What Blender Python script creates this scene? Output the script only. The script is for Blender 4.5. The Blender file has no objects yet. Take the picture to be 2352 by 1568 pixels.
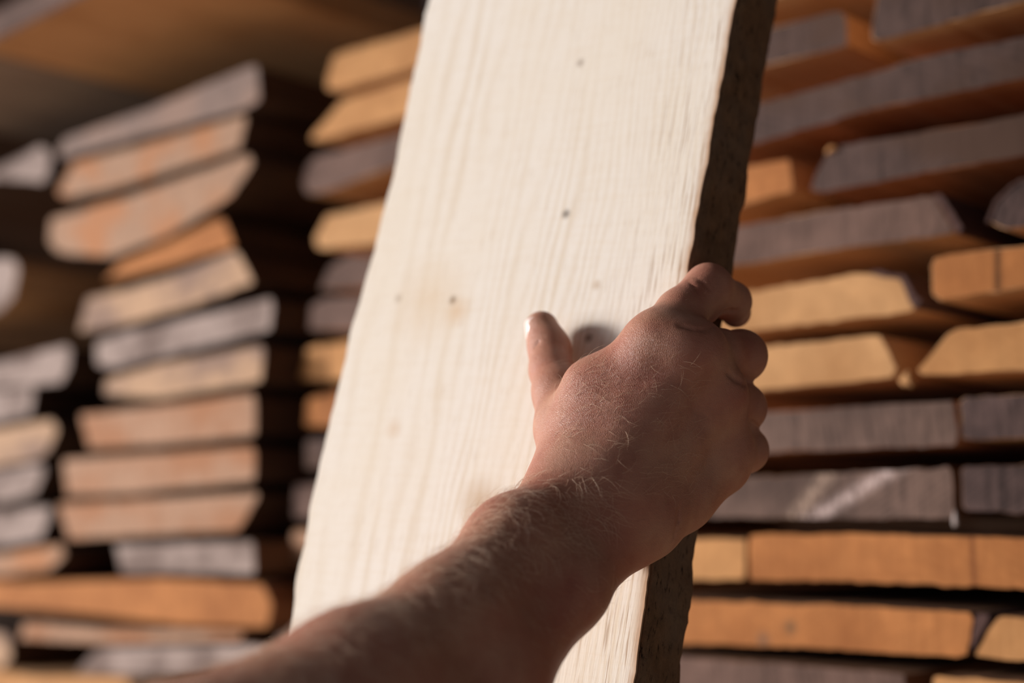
import bpy, bmesh, math, random
import numpy as np
from mathutils import Vector, Matrix
random.seed(7); rng = np.random.default_rng(7)
scene = bpy.context.scene
# ---------------------------------------------------------------- camera
F_PX = 3267.0
TH = math.atan(416 / F_PX)
CAM = np.array([0, 0, 1.45])
RT = np.array([1.0, 0, 0]); FW = np.array([0, math.cos(TH), math.sin(TH)]); UP = np.array([0, -math.sin(TH), math.cos(TH)])
cd = bpy.data.cameras.new('camera'); cam = bpy.data.objects.new('camera', cd); scene.collection.objects.link(cam)
cam.location = CAM; cam.rotation_euler = (math.pi / 2 + TH, 0, 0)
cd.sensor_width = 36; cd.lens = F_PX * 36 / 2352; cd.clip_start = 0.02
cd.dof.use_dof = True; cd.dof.focus_distance = 0.695; cd.dof.aperture_fstop = 2.9
scene.camera = cam
scene.view_settings.view_transform = 'Standard'; scene.view_settings.look = 'None'
scene.view_settings.gamma = 1; scene.view_settings.use_curve_mapping = False
scene.view_settings.exposure = -0.31
# ---------------------------------------------------------------- light
wd = bpy.data.worlds.new('world'); scene.world = wd; wd.use_nodes = True
bg = wd.node_tree.nodes['Background']; bg.inputs[0].default_value = (0.80, 0.86, 1.0, 1); bg.inputs[1].default_value = 0.23
def lamp(kind, name, **k):
    d = bpy.data.lights.new(name, kind); o = bpy.data.objects.new(name, d); scene.collection.objects.link(o)
    for a, b in k.items(): setattr(d, a, b)
    return o
sun = lamp('SUN', 'sun', energy=4.3, angle=math.radians(12), color=(1.0, 0.955, 0.91))
sun.rotation_euler = Vector((1.0, -0.12, -0.22)).to_track_quat('-Z', 'Y').to_euler()
door = lamp('AREA', 'open_doorway_daylight', shape='RECTANGLE', size=1.3, size_y=1.3, energy=85, color=(0.90, 0.93, 1.0))
door.location = (-3.0, 0.75, 1.95); door.rotation_euler = Vector((3.2, 0.1, -0.55)).to_track_quat('-Z', 'Y').to_euler()

# ---------------------------------------------------------------- helpers
def P(x, y, d): return CAM + d * ((x - 1176) / F_PX * RT + (784 - y) / F_PX * UP + FW)
def ray(x, y): return P(x, y, 1) - CAM
def unit(v): v = np.asarray(v, float); return v / np.linalg.norm(v)
def project(p):
    q = p - CAM; d = q @ FW
    return 1176 + F_PX * (q @ RT) / d, 784 - F_PX * (q @ UP) / d, d
PHI = math.radians(45.9)
WV = np.array([math.sin(PHI), -math.cos(PHI), 0]); NV = np.array([math.cos(PHI), math.sin(PHI), 0])   # along the stack fronts / into the stacks
D_MAIN = float(ray(2000, 1200) @ NV); D_LEFT = D_MAIN * 0.96
YAW = math.atan2(WV[1], WV[0])
def on_front(x, y, dist): r = ray(x, y); return CAM + r * (dist / (r @ NV))
def S(r, g, b, k=1.0): return tuple(((c / 255) ** 2.2) * k for c in (r, g, b)) + (1,)
def tag(o, label=None, cat=None, group=None, kind=None):
    for a, v in (('label', label), ('category', cat), ('group', group), ('kind', kind)):
        if v: o[a] = v
    return o
def obj(name, bm_or_me, mats=(), parent=None, smooth=False):
    if isinstance(bm_or_me, bmesh.types.BMesh):
        me = bpy.data.meshes.new(name); bmesh.ops.recalc_face_normals(bm_or_me, faces=bm_or_me.faces); bm_or_me.to_mesh(me); bm_or_me.free()
    else: me = bm_or_me
    for m in (mats if isinstance(mats, (list, tuple)) else [mats]): me.materials.append(m)
    if smooth: me.polygons.foreach_set('use_smooth', [True] * len(me.polygons))
    o = bpy.data.objects.new(name, me); scene.collection.objects.link(o); o.parent = parent
    return o

# ---------------------------------------------------------------- materials
class NT:
    def __init__(s, name):
        s.m = bpy.data.materials.new(name); s.m.use_nodes = True; s.t = s.m.node_tree; s.b = s.t.nodes['Principled BSDF']
        s.tc = s.n('ShaderNodeTexCoord')
    def n(s, t, **k):
        x = s.t.nodes.new(t)
        for a, v in k.items():
            if isinstance(a, str) and hasattr(x, a): setattr(x, a, v)
        return x
    def l(s, a, b): s.t.links.new(a, b)
    def mapped(s, scale=(1, 1, 1), rot=(0, 0, 0), loc=(0, 0, 0)):
        mp = s.n('ShaderNodeMapping'); s.l(s.tc.outputs['Object'], mp.inputs[0])
        mp.inputs['Location'].default_value = loc; mp.inputs['Rotation'].default_value = rot; mp.inputs['Scale'].default_value = scale
        return mp.outputs[0]
    def noise(s, vec, scale, detail=3, rough=.55, dist=0):
        x = s.n('ShaderNodeTexNoise'); s.l(vec, x.inputs['Vector']); x.inputs['Scale'].default_value = scale
        x.inputs['Detail'].default_value = detail; x.inputs['Roughness'].default_value = rough; x.inputs['Distortion'].default_value = dist
        return x.outputs['Fac']
    def ramp(s, fac, stops):
        x = s.n('ShaderNodeValToRGB'); s.l(fac, x.inputs[0]); e = x.color_ramp.elements
        while len(e) < len(stops): e.new(.5)
        for q, (p, c) in zip(e, stops): q.position = p; q.color = c if len(c) == 4 else (*c, 1)
        return x.outputs[0]
    def mix(s, fac, a, b, mode='MIX'):
        x = s.n('ShaderNodeMix'); x.data_type = 'RGBA'; x.blend_type = mode
        for v, i in ((fac, 0), (a, 6), (b, 7)):
            if hasattr(v, 'links'): s.l(v, x.inputs[i])
            else: x.inputs[i].default_value = v
        return x.outputs[2]
    def math(s, op, a, b=0.0, c=None):
        x = s.n('ShaderNodeMath'); x.operation = op
        for i, v in enumerate((a, b) if c is None else (a, b, c)):
            if hasattr(v, 'links'): s.l(v, x.inputs[i])
            else: x.inputs[i].default_value = v
        return x.outputs[0]
    def bump(s, h, strength, dist, prev=None):
        x = s.n('ShaderNodeBump'); s.l(h, x.inputs['Height']); x.inputs['Strength'].default_value = strength; x.inputs['Distance'].default_value = dist
        if prev: s.l(prev, x.inputs['Normal'])
        return x.outputs[0]
    def out(s, col, rough=.8, nrm=None, spec=.3):
        if hasattr(col, 'links'): s.l(col, s.b.inputs['Base Color'])
        else: s.b.inputs['Base Color'].default_value = col
        if hasattr(rough, 'links'): s.l(rough, s.b.inputs['Roughness'])
        else: s.b.inputs['Roughness'].default_value = rough
        s.b.inputs['Specular IOR Level'].default_value = spec
        if nrm: s.l(nrm, s.b.inputs['Normal'])
        return s.m
B1, W1, G0 = (0, 0, 0, 1), (1, 1, 1, 1), (.5, .5, .5, 1)
def grey(v): return (v, v, v, 1)

def end_mat(name, light, dark, patch=None, angle=.2, bands=26, amount=.5, seed=0.0):
    """sawn board end: growth-ring bands, saw marks, blotches (local x across the board, z up)"""
    t = NT(name)
    v = t.mapped(rot=(0, angle, 0), loc=(seed, 0, seed * .7))
    w = t.n('ShaderNodeTexWave'); w.wave_type = 'BANDS'; w.bands_direction = 'X'; t.l(v, w.inputs[0])
    w.inputs['Scale'].default_value = bands * 1.7; w.inputs['Distortion'].default_value = 2.6; w.inputs['Detail'].default_value = 2; w.inputs['Detail Scale'].default_value = 1.2
    big = t.noise(t.mapped(scale=(.7, 1, 1), loc=(seed, 3, 1)), 13, 3)
    rg = t.mapped(scale=(1, 1, .07), rot=(0, angle, 0), loc=(seed, 0, 0))
    streak = t.noise(rg, 210, 4, .7); fine = t.noise(t.mapped(), 700, 3, .7)
    brk = t.ramp(t.noise(t.mapped(loc=(seed, 9, 0)), 45, 3), [(.35, grey(.25)), (.65, W1)])
    f = t.math('MULTIPLY', t.math('MULTIPLY', w.outputs['Fac'], amount * .55), brk)
    f = t.math('ADD', f, t.math('MULTIPLY', t.math('SUBTRACT', streak, .46), 3.4 * amount))
    f = t.math('ADD', f, t.math('MULTIPLY', t.math('SUBTRACT', fine, .5), .8))
    c = t.mix(f, light, dark); mid = t.noise(t.mapped(loc=(seed, 5, 2)), 55, 3)
    c = t.mix(t.ramp(mid, [(.45, B1), (.75, grey(.6))]), c, tuple(min(1, v * 1.35) for v in light[:3]) + (1,))
    if patch: c = t.mix(t.ramp(big, [(.46, B1), (.58, grey(.85))]), c, patch)
    else: c = t.mix(t.ramp(big, [(.45, B1), (.68, grey(.6))]), c, dark)
    return t.out(c, .85, t.bump(streak, .5, .001), .2)
def side_mat(name, light, dark, seed=0.0):
    t = NT(name)
    v = t.mapped(scale=(1, .05, 1), loc=(seed, 0, 0))
    n1 = t.noise(v, 90, 4, .6, .4); n2 = t.noise(t.mapped(loc=(seed, 1, 0)), 9, 3)
    c = t.mix(n1, light, dark); c = t.mix(t.ramp(n2, [(.45, B1), (.7, grey(.6))]), c, dark)
    return t.out(c, .8, t.bump(n1, .4, .001), .25)

SIDE = {'fresh': side_mat('sawn_side_fresh', S(228, 172, 120), S(176, 122, 76), 3),
        'ochre': side_mat('sawn_side_ochre', S(228, 180, 134), S(182, 134, 92)),
        'rust': side_mat('sawn_side_rust', S(180, 118, 80), S(132, 84, 56), 2),
        'brown': side_mat('sawn_side_brown', S(140, 98, 70), S(90, 62, 44), 4),
        'greyed': side_mat('sawn_side_greyed', S(172, 146, 124), S(122, 100, 84), 6),
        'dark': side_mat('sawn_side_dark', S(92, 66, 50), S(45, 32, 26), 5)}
_em = {}
def END(kind, v=0):
    """a few distinct board-end looks; v picks a variant of band angle"""
    key = (kind, v)
    if key in _em: return _em[key]
    pal = {'orange': (S(166, 108, 64), S(128, 76, 42), None, .5), 'amber': (S(180, 130, 84), S(148, 98, 58), None, .35),
           'bright': (S(180, 135, 92), S(152, 106, 66), None, .35),
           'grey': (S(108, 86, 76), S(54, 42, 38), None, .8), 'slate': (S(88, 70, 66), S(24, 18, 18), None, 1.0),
           'mauve': (S(108, 84, 74), S(62, 47, 41), None, .7), 'dusk': (S(84, 66, 60), S(40, 31, 28), S(78, 58, 48), .8),
           'pale': (S(172, 138, 110), S(136, 102, 78), S(126, 102, 90), .4), 'pink': (S(160, 124, 100), S(122, 88, 66), S(152, 104, 74), .5),
           'silver': (S(152, 132, 122), S(104, 92, 86), S(102, 84, 76), .5),
           'mixed': (S(156, 122, 98), S(108, 86, 74), S(164, 110, 74), .5),  # toned down: shade below the overhead boards is in the colour
           'ash': (S(126, 106, 96), S(84, 72, 68), S(140, 114, 100), .5)}[kind]  # ash: top left board, its overhead shade painted in as darker grey
    _em[key] = end_mat(f'board_end_{kind}_{v}', pal[0], pal[1], pal[2], angle=(.25, -.5, 1.1, -1.0, 1.5)[v % 5], bands=(34, 22, 28, 40, 18)[v % 5], amount=pal[3], seed=v * 1.7 + len(kind))
    return _em[key]

# ---------------------------------------------------------------- stacks of boards
def extend(poly):
    """points left of -200 or right of 2600 continue the board along the stack's front direction"""
    out = list(poly); n = len(poly)
    for i, (x, y) in enumerate(poly):
        if x in (-300, -250) or x == 2700:
            for j in (i - 1, (i + 1) % n):
                xr, yr = poly[j]
                if xr != x:
                    out[i] = (x, 1200 - (1200 - yr) * (x + 2220) / (xr + 2220)); break
    return out
def board(poly, dist, end, side, label, group, L=.9, rough=.0004, rnd=.004, yaw=0.0, name='stacked_board'):
    """poly: outline of the board's end on the front plane; extruded back along the stack"""
    pts = [on_front(x, y, dist) for x, y in extend(poly)]
    o0 = np.mean(pts, axis=0)
    loc = [((p - o0) @ WV, (p - o0)[2]) for p in pts]
    # round the corners, then resample with a little saw-cut roughness
    n = len(loc); out = []
    for i in range(n):
        a, b, c = map(np.array, (loc[i - 1], loc[i], loc[(i + 1) % n]))
        la, lc = np.linalg.norm(a - b), np.linalg.norm(c - b)
        ra, rc = min(rnd, la * .4), min(rnd, lc * .4)
        p0, p2 = b + (a - b) / la * ra, b + (c - b) / lc * rc
        for t in (0, .5, 1): out.append((1 - t) ** 2 * p0 + 2 * t * (1 - t) * b + t * t * p2)
    res = []
    for i in range(len(out)):
        a, b = out[i], out[(i + 1) % len(out)]; k = max(1, int(np.linalg.norm(b - a) / .007))
        for j in range(k): res.append(a + (b - a) * j / k + rng.normal(0, rough, 2))
    bm = bmesh.new(); ys = [0, .0012, .25, L]; rings = []
    for yi, y in enumerate(ys):
        s = .0009 if yi == 0 else 0
        ring = []
        for i, p in enumerate(res):
            q = p - (p / (np.linalg.norm(p) + 1e-9)) * s
            ring.append(bm.verts.new((q[0] + math.sin(yaw) * y, y, q[1])))
        rings.append(ring)
    m = len(res)
    for r0, r1 in zip(rings, rings[1:]):
        for i in range(m):
            f = bm.faces.new((r0[i], r0[(i + 1) % m], r1[(i + 1) % m], r1[i])); f.material_index = 1
    bm.faces.new(rings[0][::-1]); fb = bm.faces.new(rings[-1]); fb.material_index = 1
    o = obj(name, bm, [end, SIDE[side]])
    o.location = o0; o.rotation_euler = (0, 0, YAW)
    return tag(o, label, 'board', group)

def mark(o, dist, lines=(), dots=()):
    """streaks, cracks and specks on one board's end (its own copy of the material)"""
    m = o.data.materials[0].copy(); o.data.materials[0] = m; o0 = np.array(o.location)
    t = NT.__new__(NT); t.m = m; t.t = m.node_tree; t.b = [n for n in m.node_tree.nodes if n.type == 'BSDF_PRINCIPLED'][0]; t.tc = t.n('ShaderNodeTexCoord')
    col = t.b.inputs['Base Color'].links[0].from_socket; sp = t.n('ShaderNodeSeparateXYZ'); t.l(t.tc.outputs['Object'], sp.inputs[0])
    pn = t.noise(t.mapped(scale=(2.5, 1, 1), rot=(0, .25, 0)), 120, 3)
    loc = lambda p: np.array([(on_front(*p, dist) - o0) @ WV, (on_front(*p, dist) - o0)[2]])
    for (p, q, w, c, lo) in lines:
        A, B = loc(p), loc(q); d = unit(B - A); nn = np.array([-d[1], d[0]])
        sd = t.math('ABSOLUTE', t.math('ADD', t.math('ADD', t.math('MULTIPLY', sp.outputs['X'], nn[0]), t.math('MULTIPLY', sp.outputs['Z'], nn[1])), -float(nn @ A)))
        col = t.mix(t.math('MULTIPLY', t.ramp(sd, [(0, W1), (w, B1)]), t.ramp(pn, [(.38, grey(lo)), (.6, W1)])), col, c)
    for (p, rad, c) in dots:
        A = loc(p); vm = t.n('ShaderNodeVectorMath'); vm.operation = 'DISTANCE'; t.l(t.tc.outputs['Object'], vm.inputs[0]); vm.inputs[1].default_value = (A[0], 0, A[1])
        col = t.mix(t.ramp(vm.outputs['Value'], [(rad * .4, grey(.9)), (rad * 1.4, B1)]), col, c)
    t.l(col, t.b.inputs['Base Color'])
def bark_piece(o, poly, dist, L=.5):
    """bark left on one edge of a board: a part of that board"""
    c = board(poly, dist, BARKY, 'dark', None, None, L=L, name='bark_edge', rnd=.002, rough=.0006); c.data.materials[1] = BARKY
    d = np.array(c.location) - np.array(o.location); c.parent = o; c.location = (d @ WV, d @ NV, d[2]); c.rotation_euler = (0, 0, 0)
    c['label'] = 'dark bark along one edge'
    if 'category' in c: del c['category']
def barky():
    t = NT('dark_bark'); a = t.noise(t.mapped(), 160, 4, .7)
    return t.out(t.mix(a, S(34, 24, 24), S(112, 86, 80)), .9, t.bump(a, .7, .002), .1)
BARKY = barky()
GR, GM, GL, GF = 'boards of the right stack', 'boards of the stack seen left of the held plank', 'boards of the left stack', 'boards of the stack at the left edge'
R, M_, L_ = D_MAIN, D_MAIN, D_LEFT
RIGHT = [
 ([(1600,-95),(1995,-215),(2012,-75),(1770,-5),(1600,45)], 0, 'amber',0,'ochre','board of the topmost row right of the plank, orange underside only in view'),
 ([(1600,110),(1774,62),(1932,22),(1946,40),(1948,104),(1757,152),(1600,190)], .012, 'dusk',0,'ochre','short brown-grey board end in second row, right beside the plank top'),
 ([(2022,-60),(2400,-170),(2700,-260),(2700,-90),(2352,3),(2239,34),(2011,97),(1998,80)], -.01, 'dusk',1,'ochre','dark grey board end in the top right corner with ochre underside'),
 ([(1600,272),(1743,238),(2008,165),(2101,134),(2352,83),(2700,0),(2700,90),(2352,179),(2135,224),(1987,255),(1729,331),(1600,362)], 0, 'dusk',2,'rust','long dark grey board end with a rust brown underside, third row of right stack'),
 ([(1560,425),(1712,382),(1815,364),(1824,438),(1705,470),(1560,505)], .008, 'orange',4,'ochre','short orange board end touching the plank, left of a grey chamfered board'),
 ([(1902,339),(2100,306),(2352,262),(2700,190),(2700,295),(2352,358),(2087,403),(1891,441),(1856,437)], .004, 'dusk',3,'rust','dark grey board end with slanted left tip, fourth row of right stack'),
 ([(1540,560),(1695,519),(1900,483),(2135,450),(2150,455),(2197,536),(1894,576),(1681,612),(1540,640)], .004, 'mauve',1,'ochre','long brownish grey board end with chamfered right corner above the bright orange end'),
 ([(2268,512),(2282,466),(2330,420),(2420,395),(2700,330),(2700,470),(2352,520),(2310,527)], -.004, 'slate',1,'ochre','dark rounded bark-edged board end at the right picture edge, fifth row'),
 ([(1540,700),(1726,668),(1984,627),(2067,640),(2101,705),(2097,715),(1729,760),(1540,788)], 0, 'bright',1,'ochre','bright orange board end with bark on its right corner, beside the index finger'),
 ([(2146,590),(2352,562),(2700,500),(2700,612),(2352,662),(2204,682),(2156,690),(2139,676),(2138,612)], -.006, 'orange',0,'ochre','reddish orange board end with a vertical crack at the right picture edge'),
 ([(1540,822),(1760,796),(2025,768),(2063,846),(2051,867),(1743,897),(1540,920)], 0, 'bright',3,'ochre','light orange board end with chamfered right side, beside the middle finger'),
 ([(2184,757),(2352,737),(2700,700),(2700,820),(2352,850),(2118,862),(2104,850)], 0, 'amber',2,'ochre','light orange board end with long slanted left side at the right picture edge'),
 ([(1540,955),(1757,945),(2194,920),(2201,1022),(1763,1041),(1540,1052)], 0, 'grey',0,'rust','wide grey board end beside the ring and little fingers'),
 ([(2204,914),(2352,904),(2700,880),(2700,985),(2352,1006),(2207,1011)], .002, 'slate',0,'ochre','dark striped board end at the right edge, upper of the two dark striped ones'),
 ([(1500,1104),(1718,1095),(2188,1072),(2196,1190),(1870,1191),(1636,1189),(1500,1190)], 0, 'grey',3,'brown','wide grey board end with pale diagonal streaks beside the wrist'),
 ([(2207,1069),(2352,1067),(2700,1060),(2700,1185),(2352,1178),(2209,1172)], .002, 'slate',3,'brown','dark striped board end at the right edge, lower of the two dark striped ones'),
 ([(1400,1238),(1601,1236),(1714,1236),(1713,1332),(1584,1332),(1400,1330)], .004, 'amber',3,'brown','short amber board end in the row below the wrist, touching the plank edge'),
 ([(1718,1229),(1773,1226),(2065,1225),(2352,1236),(2700,1255),(2700,1375),(2352,1353),(1900,1334),(1719,1332)], 0, 'orange',2,'brown','long orange board end, first orange row below the grey ones'),
 ([(1380,1375),(1584,1379),(1893,1387),(2232,1405),(2238,1430),(2223,1506),(2202,1508),(1893,1491),(1571,1477),(1380,1470)], 0, 'orange',3,'brown','long orange board end with two dark specks and bark at its right end'),
 ([(2290,1414),(2352,1416),(2700,1430),(2700,1535),(2352,1517),(2234,1509)], 0, 'amber',1,'brown','light orange board end with slanted left side in the bottom right corner'),
 ([(1360,1502),(1564,1507),(1790,1523),(2082,1548),(2084,1650),(1790,1630),(1360,1610)], 0, 'mauve',0,'brown','pinkish grey board end cut by the bottom edge, right of the plank'),
 ([(2140,1552),(2352,1566),(2700,1590),(2700,1690),(2352,1670),(2142,1655)], 0, 'amber',0,'brown','orange board end just showing at the bottom edge, below the slanted light one'),
]
for k, (poly, off, e, v, sd, lab) in enumerate(RIGHT):
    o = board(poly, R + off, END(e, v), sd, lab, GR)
    DK = S(52, 36, 26)
    if 'streaks' in lab: mark(o, R + off, [((1822, 1190), (1905, 1085), .009, S(164, 138, 120), .1), ((1862, 1192), (2050, 1080), .007, S(196, 172, 164), .15)])  # two pale diagonal streaks mixed into the end colour
    if 'crack' in lab: mark(o, R + off, [((2291, 560), (2293, 690), .0022, DK, .7)])
    if 'specks' in lab: mark(o, R + off, [], [((1815, 1440), .0042, S(86, 70, 54)), ((1753, 1468), .004, S(92, 76, 66))])
    if 'first orange row' in lab: mark(o, R + off, [((2232, 1230), (2238, 1350), .0014, S(110, 64, 38), .6)])
    if k == 6: bark_piece(o, [(2136, 449), (2162, 444), (2216, 528), (2198, 538), (2152, 454)], R + off - .001)
    if k == 7: bark_piece(o, [(2264, 512), (2280, 462), (2330, 414), (2420, 386), (2420, 396), (2331, 421), (2284, 467), (2272, 510)], R + off - .001)
    if k == 8: bark_piece(o, [(1984, 626), (2010, 619), (2076, 630), (2114, 688), (2104, 712), (2070, 642), (2030, 634)], R + off - .001)
    if k == 18: bark_piece(o, [(2241, 1414), (2245, 1406), (2276, 1412), (2234, 1494), (2227, 1500)], R + off - .001)
# splinters and scraps caught between the boards
def chip(name, px_, py_, dist, pts3, mat, label, cat):
    bm = bmesh.new(); bmesh.ops.create_icosphere(bm, subdivisions=3, radius=1)
    for v in bm.verts:
        c = v.co; k = 1 + .18 * math.sin(c.x * 4.1 + c.z * 3) + .12 * math.sin(c.z * 7 + c.y * 5)
        v.co = Vector((c.x * pts3[0] * k, c.y * pts3[1], c.z * pts3[2] * k))
    o = obj(name, bm, mat, None, True); o.location = on_front(px_, py_, dist); o.rotation_euler = (.2, pts3[3], YAW)
    return tag(o, label, cat)
chip('wood_chip', 2086, 872, R + .006, (.0055, .004, .0052, .4), END('bright', 1), 'small round orange wood chip in the gap between two light orange boards', 'wood chip')
chip('wood_splinter', 1912, 342, R + .003, (.0050, .003, .0022, -.2), END('amber', 4), 'tiny orange splinter on top of a dark grey chamfered board', 'splinter')
t = NT('pale_fibre'); SHRED = t.out(t.mix(t.noise(t.mapped(), 300, 2), S(206, 190, 184), S(150, 136, 132)), .6)
chip('hanging_fibre', 2194, 1192, R - .004, (.0016, .0015, .0052, .15), SHRED, 'pale wisp of fibre hanging from the seam between the lower two grey boards', 'fibre')
MID = [
 ([(752,208),(748,185),(765,128),(790,118),(969,66),(1250,-15),(1250,68),(948,157),(770,208)], 'amber',0,'ochre','uppermost light orange board end left of the held plank'),
 ([(712,322),(722,304),(786,230),(935,183),(1250,90),(1250,180),(914,272),(735,322)], 'amber',1,'ochre','orange board end with a long pointed left tip, second in the middle stack'),
 ([(703,444),(695,420),(702,385),(723,361),(910,310),(1230,225),(1230,300),(893,387),(740,443)], 'mauve',0,'ochre','grey rounded board end in the middle stack, third from its top'),
 ([(728,570),(722,548),(748,495),(876,468),(1210,392),(1210,478),(850,562),(740,572)], 'bright',0,'ochre','golden board end fourth from the top, left of the held plank'),
 ([(733,665),(757,611),(799,586),(844,588),(1200,530),(1200,600),(829,660)], 'mauve',2,'ochre','small grey arched board end, upper of a pair left of the plank'),
 ([(709,756),(714,700),(748,684),(816,680),(1200,620),(1200,700),(804,757)], 'mauve',3,'ochre','small grey arched board end, lower of a pair left of the plank'),
 ([(686,870),(706,798),(795,784),(1180,725),(1180,820),(778,872)], 'amber',3,'ochre','orange board end with a dark seam, left of the plank at thumb height'),
 ([(698,978),(706,918),(770,896),(1180,850),(1180,930),(748,980)], 'orange',1,'ochre','small deep orange board end under the seamed one, left of the plank'),
 ([(700,1075),(702,1010),(1160,985),(1160,1070)], 'dusk',0,'brown','dim grey board end low in the middle stack, mostly behind the plank'),
 ([(672,1188),(676,1113),(1160,1100),(1160,1180)], 'mauve',1,'brown','pale grey board end peeking out left of the plank, third from the bottom'),
 ([(668,1290),(671,1218),(1160,1212),(1160,1290)], 'mixed',1,'brown','pinkish board end peeking out left of the plank, second from the bottom'),
 ([(692,1400),(694,1325),(1160,1325),(1160,1400)], 'dusk',3,'brown','dark board end behind the lower left edge of the plank'),
]
for k, (poly, e, v, sd, lab) in enumerate(MID):
    o = board(poly, M_ + [.0, .006, -.004][k % 3], END(e, v), sd, lab, GM)
    if 'seam' in lab: mark(o, M_ + [.0, .006, -.004][k % 3], [((746, 790), (750, 880), .004, S(92, 58, 34), .6)])
LEFT = [
 ([(132,345),(150,318),(361,242),(560,158),(592,150),(597,228),(565,250),(272,327),(149,362),(134,362)], 'ash',0,'dark','grey board end at the top of the left stack, highest on its right'),
 ([(132,440),(168,374),(391,314),(562,264),(566,279),(550,342),(276,429),(170,452),(140,452)], 'mixed',0,'dark','orange-pink board end second from the top of the left stack'),
 ([(112,555),(116,503),(289,452),(574,354),(583,374),(527,455),(383,542),(255,590),(160,585),(128,576)], 'mixed',2,'dark','large tapering board end, third from the top of the left stack'),
 ([(240,645),(276,604),(500,503),(515,502),(540,565),(400,608)], 'orange',0,'dark','short orange board end wedged under the large tapering one'),
 ([(180,762),(200,685),(298,662),(425,621),(535,577),(548,580),(584,648),(425,708),(272,748)], 'pale',0,'dark','pale board end with slanted right side in the left stack'),
 ([(222,838),(221,786),(298,760),(510,713),(624,683),(628,700),(622,757),(425,806),(264,845)], 'silver',1,'dark','grey board end reaching farthest right in the left stack'),
 ([(238,906),(242,872),(361,836),(604,792),(608,810),(600,875),(366,915)], 'pale',1,'dark','tan board end below the far-reaching grey one in the left stack'),
 ([(204,1030),(184,953),(383,929),(582,903),(587,915),(588,998),(383,1021)], 'pink',0,'dark','pink-tan board end under a black gap in the left stack'),
 ([(153,1137),(144,1056),(582,1025),(587,1040),(586,1103),(298,1133)], 'pink',1,'dark','pinkish board end, upper of the two wide level ones in the left stack'),
 ([(157,1239),(132,1158),(590,1131),(594,1140),(548,1218)], 'pink',2,'dark','pinkish board end with slanted right side, lower of the two wide level ones'),
 ([(278,1316),(264,1252),(578,1242),(584,1250),(586,1318)], 'silver',2,'brown','weathered grey board end below the slanted pinkish one'),
 ([(-250,1345),(60,1338),(374,1328),(604,1342),(625,1385),(615,1440),(425,1436),(213,1412),(-250,1415)], 'orange',2,'rust','long orange-brown warped board low in the left stack'),
 ([(43,1466),(55,1430),(238,1444),(560,1450),(556,1468),(255,1478)], 'pink',3,'brown','thin pale board under the warped orange one'),
 ([(172,1545),(223,1489),(553,1480),(610,1486),(640,1545),(400,1552)], 'silver',3,'brown','grey board end low in the left stack beside the forearm'),
 ([(-250,1640),(-250,1552),(85,1556),(290,1558),(302,1580),(300,1640)], 'amber',1,'ochre','ochre board at the bottom left corner'),
]
for k, (poly, e, v, sd, lab) in enumerate(LEFT):
    board(poly, L_ + [0, .008, -.006, .004][k % 4], END(e, v), sd, lab, GL, L=1.0)
FAR = [
 ([(-300,500),(-300,430),(0,383),(94,336),(112,345),(117,385),(102,418),(0,410)], 'silver',0,'dark','pale tapered board end at the left edge, level with the top of the left stack'),
 ([(-300,690),(-300,640),(0,592),(30,594),(42,615),(30,680),(0,715)], 'silver',3,'ochre','small pale board end at the left edge in the dark part of the stack'),
 ([(-300,930),(-300,870),(0,831),(150,793),(163,800),(160,842),(140,880),(0,890)], 'silver',2,'dark','grey board end at the left edge, uppermost of the lower six'),
 ([(-300,1010),(-300,930),(0,897),(74,888),(78,905),(70,952),(0,968)], 'silver',1,'dark','short grey board end at the left edge, second of the lower six'),
 ([(-300,1110),(-300,1010),(0,985),(119,964),(133,985),(112,1035),(85,1055),(0,1070)], 'pale',2,'dark','pale peach board end with rounded right tip at the left edge'),
 ([(-300,1175),(-300,1095),(0,1078),(98,1065),(104,1080),(82,1133),(0,1154)], 'silver',0,'dark','grey board end at the left edge just below the pale peach one'),
 ([(-300,1265),(-300,1190),(0,1175),(115,1163),(118,1180),(93,1238),(0,1254)], 'silver',2,'dark','grey board end at the left edge, second below the pale peach one'),
 ([(-300,1345),(-300,1285),(0,1272),(140,1250),(150,1275),(115,1308),(0,1322)], 'mixed',3,'dark','pinkish grey board end at the left edge above the warped orange board'),
 ([(-300,1540),(-300,1455),(0,1452),(18,1458),(26,1508),(6,1532)], 'pale',1,'dark','pale board end at the left edge below the warped orange board'),
]
for k, (poly, e, v, sd, lab) in enumerate(FAR):
    board(poly, L_ + [.01, 0, .006][k % 3], END(e, v), sd, lab, GF, L=1.0)

# overhead boards: undersides seen at the top left
zc = float(on_front(587, 146, L_)[2]) + .062
def at_height(x, y, z): r = ray(x, y); return CAM + r * ((z - CAM[2]) / r[2])
def uw(p): q = p - CAM; return float(q @ WV), float(q @ NV)
def overhead(u0, u1, n0, n1, z, th, end, side, label):
    bm = bmesh.new()
    bmesh.ops.create_cube(bm, size=1)
    for v in bm.verts: v.co = Vector((v.co.x * (u1 - u0), v.co.y * (n1 - n0), v.co.z * th))
    bmesh.ops.bevel(bm, geom=bm.edges[:], offset=.002, segments=2, affect='EDGES')
    for f in bm.faces: f.material_index = 0 if f.calc_center_median().y < -(n1 - n0) / 2 + .003 else 1
    c = CAM + WV * (u0 + u1) / 2 + NV * (n0 + n1) / 2; c[2] = z + th / 2
    o = obj('overhead_board', bm, [end, SIDE[side]]); o.location = c; o.rotation_euler = (0, 0, YAW)
    return tag(o, label, 'board', 'boards laid over the left stack')
nf = uw(at_height(75, 46, zc))[1]
ub = uw(at_height(215, 182, zc))[0]; ur = uw(at_height(850, 60, zc))[0]
overhead(ub + .0015, ur, nf, 2.6, zc, .035, END('mauve', 0), 'fresh', 'broad orange-brown board laid overhead at the top left, seen from below')
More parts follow.
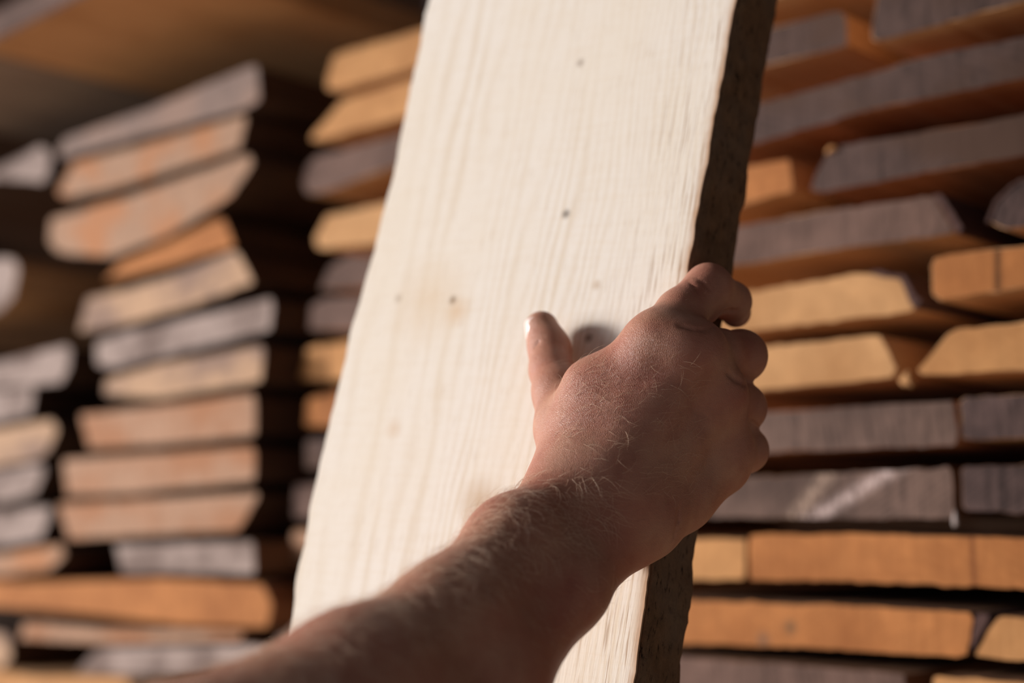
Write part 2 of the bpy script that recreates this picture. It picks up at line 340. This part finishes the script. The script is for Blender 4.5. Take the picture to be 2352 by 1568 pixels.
overhead(ub - .32, ub - .0015, nf + .02, 2.6, zc, .034, END('mauve', 1), 'greyed', 'grey-brown board overhead, left of the orange-brown one, seen from below')
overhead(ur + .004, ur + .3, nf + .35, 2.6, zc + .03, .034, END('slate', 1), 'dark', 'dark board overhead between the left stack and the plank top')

# ---------------------------------------------------------------- the held plank
PSI = math.radians(36); PT = .045
ac = unit((.638, 3.446, 1.0)); wc = np.array([math.cos(PSI), 0, -math.sin(PSI)]); wc[1] = -(ac[0] * wc[0] + ac[2] * wc[2]) / ac[1]; wc = unit(wc)
tocam = lambda v: v[0] * RT + v[1] * UP + v[2] * FW
PA, PW = tocam(ac), tocam(wc); PN = unit(np.cross(PW, PA)); PN = PN if PN @ FW > 0 else -PN
P0 = P(1548, 930, .73)
def on_plank(x, y): r = ray(x, y); return CAM + r * (((P0 - CAM) @ PN) / (r @ PN))
def lp(x, y): q = on_plank(x, y) - P0; return float(q @ PW), float(q @ PA)
plank = bpy.data.objects.new('held_plank', None); scene.collection.objects.link(plank)
Mx = Matrix([[PW[i], PN[i], PA[i], P0[i]] for i in range(3)] + [[0, 0, 0, 1]])
plank.matrix_world = Mx
tag(plank, 'pale sawn wooden plank with one bark edge, held upright by the hand', 'plank')
left_e = [lp(x, y) for x, y in [(1020,-170),(985,0),(905,390),(850,610),(820,700),(785,850),(760,960),(740,1040),(705,1200),(680,1330),(668,1450),(650,1580),(620,1800)]]
right_e = [lp(x, y) for x, y in [(1720,-170),(1690,0),(1649,225),(1615,415),(1583,600),(1566,700),(1545,830),(1535,930),(1520,1050),(1507,1150),(1489,1275),(1473,1440),(1455,1568),(1425,1800)]]
zs = np.arange(min(left_e[-1][1], right_e[-1][1]) , max(left_e[0][1], right_e[0][1]), .004)
def interp(tab, z): t = sorted((b, a) for a, b in tab); return np.interp(z, [q[0] for q in t], [q[1] for q in t])
ul, urr = interp(left_e, zs), interp(right_e, zs)
def smooth1(a, n):
    k = np.ones(n) / n; return np.convolve(np.pad(a, n // 2, mode='edge'), k, 'valid')[:len(a)]
nz = len(zs)
ul = smooth1(ul, 9) + smooth1(rng.normal(0, .0012, nz), 5); urr = smooth1(urr, 7) + smooth1(rng.normal(0, .0006, nz), 3)
bevel_back = smooth1(rng.normal(0, .0012, nz), 5)
bm = bmesh.new(); cols = []; lay = bm.verts.layers.float.new('edge_distance')
prof_n = 24
for i, z in enumerate(zs):
    a, b = ul[i], urr[i]; row = []
    for t in 1 - np.linspace(1, 0, prof_n) ** 2: row.append(bm.verts.new((a + (b - a) * t, 0, z))); row[-1][lay] = (b - a) * (1 - t)
    row.append(bm.verts.new((b, .0012, z)))
    for q in (.35, .7, 1.0): row.append(bm.verts.new((b - .0010 + bevel_back[i] * q, PT * q - (0.0005 if q == 1 else 0), z)))
    row.append(bm.verts.new((b - .01, PT, z))); row.append(bm.verts.new((a + .01, PT, z)))
    row.append(bm.verts.new((a - .001, PT * .9, z))); row.append(bm.verts.new((a - .0008, .0015, z)))
    cols.append(row)
m = len(cols[0])
for r0, r1 in zip(cols, cols[1:]):
    for i in range(m): bm.faces.new((r0[i], r0[(i + 1) % m], r1[(i + 1) % m], r1[i]))
bm.faces.new(cols[0][::-1]); bm.faces.new(cols[-1])
def dot(t, x, y, r, soft, strength=1.0):
    u, v = lp(x, y)
    vm = t.n('ShaderNodeVectorMath', operation='DISTANCE'); vm.operation = 'DISTANCE'
    t.l(t.tc.outputs['Object'], vm.inputs[0]); vm.inputs[1].default_value = (u, 0, v)
    return t.math('MULTIPLY', t.ramp(vm.outputs['Value'], [(max(r - soft, 0), W1), (r + soft, B1)]), strength)
def plank_mat():
    t = NT('fresh_sawn_timber')
    # annual-ring lines running along the plank, wavier in the middle
    nd = t.n('ShaderNodeTexNoise'); t.l(t.mapped(scale=(1.2, 1, .35)), nd.inputs['Vector']); nd.inputs['Scale'].default_value = 9; nd.inputs['Detail'].default_value = 2
    sp = t.n('ShaderNodeSeparateXYZ'); t.l(t.tc.outputs['Object'], sp.inputs[0])
    nf_ = t.n('ShaderNodeTexNoise'); t.l(t.mapped(scale=(1, 1, .12)), nf_.inputs['Vector']); nf_.inputs['Scale'].default_value = 60; nf_.inputs['Detail'].default_value = 2
    x = t.math('ADD', t.math('ADD', sp.outputs['X'], t.math('MULTIPLY', t.math('SUBTRACT', nd.outputs['Fac'], .5), .06)), t.math('MULTIPLY', t.math('SUBTRACT', nf_.outputs['Fac'], .5), .012))
    # rings tighter towards the bark
    ph = t.math('MULTIPLY', t.math('POWER', t.math('ADD', x, .30), 2.2), 3000)
    s1 = t.math('ADD', t.math('MULTIPLY', t.math('SINE', ph), .5), .5)
    rings = t.ramp(s1, [(.35, B1), (1.0, W1)])
    brk = t.noise(t.mapped(scale=(1, 1, .25)), 30, 3)
    rings = t.math('MULTIPLY', rings, t.ramp(brk, [(.35, grey(.04)), (.68, grey(.5))]))
    saw = t.noise(t.mapped(scale=(.12, 1, 1), rot=(0, .05, 0)), 300, 2, .6)        # saw marks across
    fib = t.noise(t.mapped(scale=(1, 1, .06)), 900, 2, .7)                       # fibres
    blot = t.noise(t.mapped(scale=(1, 1, .5)), 12, 3)
    c = t.mix(rings, S(228, 216, 202), S(204, 180, 150))
    c = t.mix(t.ramp(blot, [(.4, B1), (.75, grey(.45))]), c, S(222, 203, 176))
    c = t.mix(t.math('MULTIPLY', t.math('SUBTRACT', saw, .45), .5), c, S(210, 184, 152))
    c = t.mix(t.ramp(fib, [(.58, B1), (.75, grey(.4))]), c, S(170, 136, 100))
    # darker fibre tears close to the bark
    at = t.n('ShaderNodeAttribute'); at.attribute_name = 'edge_distance'; ed = at.outputs['Fac']
    near = t.ramp(ed, [(.0, W1), (.055, grey(.0))])
    dash = t.noise(t.mapped(scale=(1, 1, .035)), 620, 3, .6)
    c = t.mix(t.math('MULTIPLY', t.ramp(dash, [(.56, B1), (.64, grey(.8))]), near), c, S(150, 112, 76))
    wob = t.math('MULTIPLY', t.math('SUBTRACT', t.noise(t.mapped(scale=(1, 1, .4)), 160, 3), .5), .004)
    c = t.mix(t.ramp(t.math('ADD', ed, wob), [(.0015, grey(.85)), (.0045, B1)]), c, S(170, 124, 86))
    for (px_, py_, r, so, st, colr) in [(1040, 689, .0011, .0008, .9, (80, 55, 38)), (915, 685, .0012, .001, .5, (120, 90, 60)), (1300, 491, .0009, .0005, .9, (70, 50, 36)), (1333, 144, .0010, .0006, .6, (110, 82, 58)),
                                    (1100, 1150, .009, .008, .55, (176, 134, 88)), (1352, 776, .0016, .0014, .8, (90, 62, 40)), (985, 690, .018, .016, .35, (206, 168, 118)), (1050, 715, .006, .005, .4, (200, 150, 90)), (905, 985, .004, .004, .35, (196, 150, 100)), (1370, 655, .002, .002, .5, (170, 130, 86))]:
        c = t.mix(dot(t, px_, py_, r, so, st), c, S(*colr))
    # cambium line beside the bark
    edge = t.noise(t.mapped(scale=(1, 1, .3)), 120, 3)
    h = t.math('ADD', t.math('MULTIPLY', saw, .45), t.math('MULTIPLY', fib, .7))
    return t.out(c, .75, t.bump(h, .4, .0005), .25)
obj('timber', bm, plank_mat(), plank)
# bark: an irregular crust on the right side of the plank
bm = bmesh.new(); rows = []
zb = np.arange(zs[0], zs[-1], .0016); ub_ = np.interp(zb, zs, urr); bbk = np.interp(zb, zs, bevel_back)
jl = smooth1(rng.normal(0, .0004, len(zb)), 3); jr = smooth1(rng.normal(0, .0009, len(zb)), 3)
NQ = 26
hmap = rng.normal(0, 1, (len(zb), NQ))
for ax_n in (3,):
    hmap = np.apply_along_axis(lambda a: smooth1(a, 5), 0, hmap); hmap = np.apply_along_axis(lambda a: smooth1(a, ax_n), 1, hmap)
for i, z in enumerate(zb):
    row = []
    for k in range(NQ):
        q = k / (NQ - 1); y = .0012 + abs(jl[i]) * (1 - q) + (PT + .0005 - .0012) * q + jr[i] * q * .4
        e = math.sin(min(1, q * 8, (1 - q) * 8) * math.pi / 2)
        row.append(bm.verts.new((ub_[i] + .0006 + bbk[i] * q + e * (.0016 + .0007 * hmap[i, k]), y, z)))
    row.append(bm.verts.new((ub_[i] - .003, PT * .9, z))); row.append(bm.verts.new((ub_[i] - .003, .004, z)))
    rows.append(row)
m = len(rows[0])
for r0, r1 in zip(rows, rows[1:]):
    for i in range(m): bm.faces.new((r0[i], r0[(i + 1) % m], r1[(i + 1) % m], r1[i]))
bm.faces.new(rows[0][::-1]); bm.faces.new(rows[-1])
def bark_mat():
    t = NT('bark')
    a = t.noise(t.mapped(scale=(1, 1, .7)), 130, 5, .7); b = t.noise(t.mapped(scale=(1, 1, .4)), 340, 4, .7); c0 = t.noise(t.mapped(), 22, 3)
    c = t.mix(a, S(74, 54, 40), S(142, 110, 82)); c = t.mix(t.ramp(c0, [(.42, B1), (.66, grey(.65))]), c, S(116, 98, 82))
    c = t.mix(t.ramp(b, [(.30, W1), (.44, B1)]), c, S(26, 19, 16))
    return t.out(c, .9, t.bump(t.math('ADD', a, b), .8, .0015), .15)
bk = obj('bark_edge', bm, bark_mat(), plank, smooth=True)
bk['label'] = 'rough dark brown bark along the right edge'

# ---------------------------------------------------------------- hand and forearm
H = .001
class Field:
    def __init__(s, lo, hi, h):
        s.lo = np.array(lo); s.h = h; s.n = np.ceil((np.array(hi) - s.lo) / h).astype(int) + 1
        s.F = np.full(s.n, .05, np.float32)
    def sub(s, pts, margin):
        a = np.floor((np.min(pts, 0) - margin - s.lo) / s.h).astype(int); b = np.ceil((np.max(pts, 0) + margin - s.lo) / s.h).astype(int) + 1
        a = np.maximum(a, 0); b = np.minimum(b, s.n)
        return a, b
def smin(a, b, k):
    h = np.maximum(k - np.abs(a - b), 0) / k
    return np.minimum(a, b) - h * h * k * .25
def cone_sdf(X, Y, Z, a, b, ra, rb):
    ba = b - a; L2 = float(ba @ ba) + 1e-12
    t = ((X - a[0]) * ba[0] + (Y - a[1]) * ba[1] + (Z - a[2]) * ba[2]) / L2
    t = np.clip(t, 0, 1)
    d = np.sqrt((X - a[0] - t * ba[0]) ** 2 + (Y - a[1] - t * ba[1]) ** 2 + (Z - a[2] - t * ba[2]) ** 2)
    return d - (ra + (rb - ra) * t)
def J(x, y, d, r): return P(x, y, d), r / 1000
def group(f, chains, k_in, k_out):
    """chains: lists of joints; inside the group blended with k_in, then blended into the body with k_out"""
    allp = np.array([p for ch in chains for p, r in ch]); rm = max(r for ch in chains for p, r in ch)
    A, B = f.sub(allp, rm + .03)
    ax = [f.lo[i] + f.h * np.arange(A[i], B[i]) for i in range(3)]
    G = np.full([B[i] - A[i] for i in range(3)], .06, np.float32)
    for ch in chains:
        for (p, r), (q, s) in zip(ch, ch[1:]):
            pts = np.array([p, q]); a, b = f.sub(pts, max(r, s) + .03)
            a = np.maximum(a, A); b = np.minimum(b, B)
            if (b <= a).any(): continue
            X, Y, Z = np.meshgrid(*[ax[i][a[i] - A[i]:b[i] - A[i]] for i in range(3)], indexing='ij', sparse=True)
            d = cone_sdf(X, Y, Z, p, q, r, s).astype(np.float32)
            sl = tuple(slice(a[i] - A[i], b[i] - A[i]) for i in range(3)); G[sl] = smin(G[sl], d, k_in)
    sl = tuple(slice(A[i], B[i]) for i in range(3)); f.F[sl] = smin(f.F[sl], G, k_out)
def carve(f, p, q, r0, r1, k):
    a, b = f.sub(np.array([p, q]), max(r0, r1) + .012)
    X, Y, Z = np.meshgrid(*[f.lo[i] + f.h * np.arange(a[i], b[i]) for i in range(3)], indexing='ij', sparse=True)
    d = cone_sdf(X, Y, Z, p, q, r0, r1).astype(np.float32)
    sl = tuple(slice(a[i], b[i]) for i in range(3)); f.F[sl] = -smin(-f.F[sl], d, k)
def surface_nets(F, lo, h):
    I = F < 0; n = np.array(F.shape)
    c = [(i, j, k) for i in (0, 1) for j in (0, 1) for k in (0, 1)]
    cnt = np.zeros(n - 1, np.uint8)
    for i, j, k in c: cnt += I[i:n[0] - 1 + i, j:n[1] - 1 + j, k:n[2] - 1 + k]
    act = (cnt > 0) & (cnt < 8); idx = np.argwhere(act); vid = np.full(n - 1, -1, np.int32); vid[act] = np.arange(len(idx))
    V = {o: F[idx[:, 0] + o[0], idx[:, 1] + o[1], idx[:, 2] + o[2]] for o in c}
    acc = np.zeros((len(idx), 3)); w = np.zeros(len(idx))
    for o in c:
        for a in range(3):
            if o[a]: continue
            p = list(o); p[a] = 1; p = tuple(p)
            v0, v1 = V[o], V[p]; m = (v0 < 0) != (v1 < 0)
            t = np.where(m, v0 / np.where(m, v0 - v1, 1), 0)
            pos = np.tile(np.array(o, float), (len(idx), 1)); pos[:, a] += t
            acc[m] += pos[m]; w[m] += 1
    verts = lo + h * (idx + acc / w[:, None])
    quads = []
    for a in range(3):
        b, d = [(1, 2), (2, 0), (0, 1)][a]
        s0 = [slice(1, n[i] - 1) for i in range(3)]; s1 = list(s0); s0[a] = slice(0, n[a] - 1); s1[a] = slice(1, n[a])
        A0, A1 = I[tuple(s0)], I[tuple(s1)]; e = np.argwhere(A0 != A1)
        off = np.array([1, 1, 1]); off[a] = 0; g = e + off
        inside = A0[tuple(e.T)]
        def cell(db, dd):
            q = g.copy(); q[:, b] += db; q[:, d] += dd; return vid[tuple(q.T)]
        q = np.stack([cell(-1, -1), cell(0, -1), cell(0, 0), cell(-1, 0)], 1)
        q[~inside] = q[~inside][:, ::-1]; quads.append(q)
    return verts, np.concatenate(quads)

ELBOW = P(415, 1920, .49); UPA = CAM + RT * -.30 + UP * -.36 + FW * .36
f = Field(np.array([-.32, .30, 1.04]), np.array([.17, .84, 1.60]), .0011)
palm = [
 [J(1314,1162,.688,18.5), J(1350,1080,.692,17), J(1405,960,.700,14), J(1500,792,.703,11)],          # 2nd metacarpal
 [J(1345,1190,.686,20), J(1405,1110,.688,17), J(1580,815,.702,12.5)],                      # 3rd
 [J(1376,1224,.690,18), J(1445,1160,.692,16), J(1640,905,.714,12)],                        # 4th
 [J(1384,1232,.692,16), J(1480,1195,.700,16), J(1655,1035,.726,12.5), J(1668,1082,.730,9.5)],            # 5th
 [J(1436,1208,.705,15), J(1560,1140,.722,15), J(1650,1060,.736,11)],                                 # hypothenar
 [J(1300,1100,.695,16), J(1345,965,.708,15), J(1362,890,.710,12), J(1505,790,.705,11)],                # first web muscle
 [J(1420,1080,.705,16), J(1530,900,.715,13), J(1600,880,.720,12)],                        # palm fill
 [J(1590,812,.704,12.5), J(1640,905,.714,12), J(1657,1030,.726,12)],                        # knuckle line
 [J(1512,788,.712,10), J(1590,815,.712,10.5)],
 [J(1502,790,.703,11), J(1512,782,.704,11.2)], [J(1575,805,.699,11), J(1600,803,.703,11.5)],
]
arm = [
 [J(1312,1160,.688,18.5), J(1182,1250,.655,20), J(1032,1426,.603,23.2), J(812,1592,.555,29.5), (ELBOW, .048)],
 [J(1376,1232,.690,17), J(1290,1340,.662,20), J(1090,1560,.612,28), J(880,1745,.565,37), (ELBOW, .046)],
 [(ELBOW, .045), (UPA, .050)],
]
group(f, palm, .013, .012); group(f, arm, .016, .018)
# thumb
group(f, [[J(1318,1095,.700,15), J(1296,985,.722,14.5), J(1281,900,.742,12.5), J(1266,850,.757,10.8), J(1262,800,.769,10.6), J(1244,753,.776,9.3)]], .006, .011)
# fingers
group(f, [[J(1506,780,.704,11.4), J(1562,720,.718,11.9), J(1627,660,.733,11.6), J(1680,692,.757,9.8), J(1690,717,.772,8.3)],
          [J(1540,752,.722,8), J(1612,706,.738,9.5)]], .005, .006)
group(f, [[J(1585,812,.704,12.4), J(1650,812,.724,12), J(1701,817,.742,13), J(1697,826,.771,10.5), J(1668,830,.795,8.5), J(1645,832,.797,8)]], .005, .004)
group(f, [[J(1640,908,.714,12), J(1703,936,.742,12.2), J(1690,940,.770,10), J(1660,942,.792,8.3), J(1640,942,.793,8)]], .005, .004)
group(f, [[J(1656,1025,.726,12), J(1712,1033,.745,11.2), J(1690,1038,.768,9.5), J(1655,1040,.785,8), J(1635,1040,.786,7.5)]], .005, .004)
# skin folds
def surf(x, y):
    ds = np.arange(.52, .82, .0004); pts = CAM + ds[:, None] * ray(x, y); ix = np.round((pts - f.lo) / f.h).astype(int)
    ok = ((ix >= 0) & (ix < f.n)).all(1); v = np.where(ok, f.F[tuple(np.clip(ix, 0, f.n - 1).T)], 1); k = np.argmax(v < 0)
    return ds[k] if v[k] < 0 else None
def fold(path, r, k=.003, sink=0.0):
    pts = []
    for (a, b), (c, d) in zip(path, path[1:]):
        for t in np.linspace(0, 1, 5): pts.append((a + (c - a) * t, b + (d - b) * t))
    w = [(x, y, surf(x, y)) for x, y in pts]; w = [(x, y, z) for x, y, z in w if z]
    for i, (p, q) in enumerate(zip(w, w[1:])):
        if abs(p[2] - q[2]) > .012: continue
        carve(f, P(p[0], p[1], p[2] + sink), P(q[0], q[1], q[2] + sink), r / 1000, r / 1000, k)
fold([(1560, 748), (1590, 755), (1615, 757), (1640, 750)], .3, .0018)
fold([(1714, 883), (1692, 872), (1672, 856)], .9, .0018)
fold([(1740, 981), (1724, 966)], .8, .0015)
fold([(1652, 722), (1672, 714), (1694, 714)], .8, .0018)
fold([(1228, 798), (1238, 784)], .3, .0014)
fold([(1545, 1240), (1556, 1205), (1560, 1170)], .3, .0014)
fold([(1600, 636), (1630, 664)], .2, .0012); fold([(1580, 644), (1606, 672)], .2, .0012)
V, Q = surface_nets(f.F, f.lo, f.h)
tri = V[Q[:, :3]]; vol = np.einsum('ij,ij->i', tri[:, 0] - V.mean(0), np.cross(tri[:, 1] - V.mean(0), tri[:, 2] - V.mean(0))).sum()
if vol < 0: Q = Q[:, ::-1]
me = bpy.data.meshes.new('person'); me.from_pydata(V.tolist(), [], Q.tolist()); me.update()
def skin_mat():
    t = NT('skin')
    n1 = t.noise(t.mapped(), 28, 3); n2 = t.noise(t.mapped(), 320, 4, .6); n3 = t.noise(t.mapped(), 110, 2)
    c = t.mix(t.ramp(n1, [(.35, B1), (.68, W1)]), S(180, 130, 105), S(168, 104, 84))
    c = t.mix(t.math('MULTIPLY', t.ramp(n3, [(.5, B1), (.8, W1)]), .35), c, S(142, 82, 66))
    # fine creases, stretched across the limb
    v = t.n('ShaderNodeTexVoronoi'); v.feature = 'DISTANCE_TO_EDGE'
    mp = t.mapped(scale=(1, 1, .55), rot=(.5, .9, 0)); t.l(mp, v.inputs['Vector']); v.inputs['Scale'].default_value = 1500
    cr = t.ramp(v.outputs['Distance'], [(0.0, B1), (.22, W1)])
    w = t.noise(t.mapped(scale=(.18, 1, 1), rot=(0, -.75, 0)), 520, 3, .6)
    h = t.math('ADD', t.math('MULTIPLY', cr, .28), t.math('MULTIPLY', w, .8))
    nr = t.bump(h, .55, .0006, t.bump(n2, .25, .0008))
    m = t.out(c, .5, nr, .5)
    t.b.inputs['Subsurface Weight'].default_value = .12; t.b.inputs['Subsurface Radius'].default_value = (1, .35, .2); t.b.inputs['Subsurface Scale'].default_value = .004
    return m
SK = skin_mat()
person = obj('person', me, SK, None, smooth=True)
tag(person, 'bare hand and hairy forearm of a person gripping the pale plank', 'person')
# thumb nail
bm = bmesh.new(); nu, nv = 14, 16; g = []
TC = P(1248, 768, .775); nup = unit(P(1240, 725, .776) - P(1252, 800, .768)); nout = unit(-RT * .85 - FW * .5); nout = unit(nout - (nout @ nup) * nup); nac = np.cross(nup, nout); nc = TC + nout * .0086
for i in range(nu + 1):
    row = []
    for j in range(nv + 1):
        a = (i / nu - .5) * 2; b = (j / nv - .5) * 2
        wd_ = .0062 * math.sqrt(max(0.02, 1 - max(0, -b - .3) ** 2 * 1.6)); ang = a * .85
        p = nc + nac * (math.sin(ang) * wd_ * 1.15) + nup * (b * .0078) + nout * (math.cos(ang) * .0068 - .0052 - .0006 * b * b)
        row.append(bm.verts.new(p))
    g.append(row)
for i in range(nu):
    for j in range(nv): bm.faces.new((g[i][j], g[i + 1][j], g[i + 1][j + 1], g[i][j + 1]))
t = NT('fingernail'); n_ = t.noise(t.mapped(), 200, 2); NAIL = t.out(t.mix(n_, S(236, 214, 204), S(224, 190, 178)), .28, None, .6)
nail = obj('thumbnail', bm, NAIL, person, smooth=True); sm = nail.modifiers.new('thick', 'SOLIDIFY'); sm.thickness = .0006
nail['label'] = 'pale glossy thumbnail'
# hair on forearm and back of the hand
me.calc_loop_triangles()
nb_ = np.empty(len(V) * 3, np.float32); me.vertex_normals.foreach_get('vector', nb_); VN = nb_.reshape(-1, 3)
q = V - CAM; dd = q @ FW; PXx = 1176 + F_PX * (q @ RT) / dd; PXy = 784 - F_PX * (q @ UP) / dd
def hairs(mask, count, l0, l1, rad, flow, spread, bend, hv, hf, lift=.5):
    ids = np.flatnonzero(mask); ids = rng.choice(ids, min(count, len(ids)), replace=False)
    for i in ids:
        n = VN[i].astype(float); p = V[i]; d = flow + rng.normal(0, spread, 3); d = unit(d - (d @ n) * n); L = rng.uniform(l0, l1)
        side = np.cross(n, d); cv = rng.normal(0, bend); segs = 6; prev = None
        dirv = unit(d + n * lift * rng.uniform(.6, 1.3)); pos = p - n * .0003
        for s_ in range(segs + 1):
            r = rad * (1 - .8 * s_ / segs); e1 = unit(np.cross(dirv, n + .01)); e2 = np.cross(dirv, e1); base = len(hv)
            for a in range(3): hv.append(pos + r * (math.cos(a * 2.094) * e1 + math.sin(a * 2.094) * e2))
            if s_:
                for a in range(3): hf.append((base - 3 + a, base - 3 + (a + 1) % 3, base + (a + 1) % 3, base + a))
            pos = pos + dirv * L / segs; dirv = unit(dirv - n * lift * .28 + side * cv)
hv, hf = [], []
cp = lambda x, y: tocam(np.array([x, -y, 0.0]))
arm_m = (PXx + PXy * .0 < 1420) & (PXy > 1090) & (VN @ FW < .35) & (PXx > 200) & (PXy < 1700)
arm_top = arm_m & (((PXx - 1245) * .535 + (PXy - 1080) * .845) < 190)
hairs(arm_top, 2100, .008, .016, .00006, cp(.6, .5) - FW * .1, .55, .16, hv, hf, .55)
hairs(arm_m, 350, .006, .012, .00006, cp(.6, .6), .4, .12, hv, hf, .35)
hand_m = (PXx > 1270) & (PXx < 1600) & (PXy > 820) & (PXy < 1150) & (VN @ FW < -.2) & ((PXx - PXy * .6) > 660)
hairs(hand_m, 330, .005, .013, .00006, cp(.85, -.35), .5, .14, hv, hf, .4)
fing = (PXx > 1540) & (PXx < 1620) & (PXy > 640) & (PXy < 700) & (VN @ FW < -.2)
hairs(fing, 14, .002, .004, .00004, cp(.8, -.5), .4, .1, hv, hf, .4)
hm = bpy.data.meshes.new('arm_hair'); hm.from_pydata([tuple(v) for v in hv], [], hf)
t = NT('hair'); HM = t.out(S(232, 196, 166), .4, None, .5)
ho = obj('arm_hair', hm, HM, person, smooth=True); ho['kind'] = 'stuff'; ho['label'] = 'fine blond hair on the forearm and back of the hand'

# ---------------------------------------------------------------- the shed
def plane_quad(name, corners, mat, kind='structure', thick=.03):
    bm = bmesh.new(); vs = [bm.verts.new(tuple(c)) for c in corners]; bm.faces.new(vs)
    o = obj(name, bm, mat); s = o.modifiers.new('t', 'SOLIDIFY'); s.thickness = thick; s.offset = 0
    return tag(o, kind=kind)
def floor_mat():
    t = NT('dusty_floor'); a = t.noise(t.mapped(), 3, 4); return t.out(t.mix(a, S(214, 190, 162), S(168, 144, 118)), .9)
def shed_mat():
    t = NT('dark_shed_boards')
    w = t.n('ShaderNodeTexWave'); w.bands_direction = 'Z'; t.l(t.mapped(), w.inputs[0]); w.inputs['Scale'].default_value = 2.2; w.inputs['Distortion'].default_value = .3
    a = t.noise(t.mapped(scale=(.2, .2, 2)), 14, 4)
    return t.out(t.mix(t.ramp(w.outputs['Fac'], [(.0, B1), (.06, W1)]), S(20, 14, 10), S(74, 52, 38)), .9, t.bump(a, .4, .003))
def uvz(u, n, z): p = CAM + WV * u + NV * n; return (p[0], p[1], z)
SH = shed_mat()
plane_quad('floor', [uvz(-16, -4, 0), uvz(4, -4, 0), uvz(4, 2.9, 0), uvz(-16, 2.9, 0)], floor_mat())
plane_quad('wall_back', [uvz(-16, 2.7, 0), uvz(2.4, 2.7, 0), uvz(2.4, 2.7, 3.2), uvz(-16, 2.7, 3.2)], SH)
plane_quad('ceiling', [uvz(-16, -.6, 2.6), uvz(2.4, -.6, 2.6), uvz(2.4, 2.9, 2.6), uvz(-16, 2.9, 2.6)], SH)
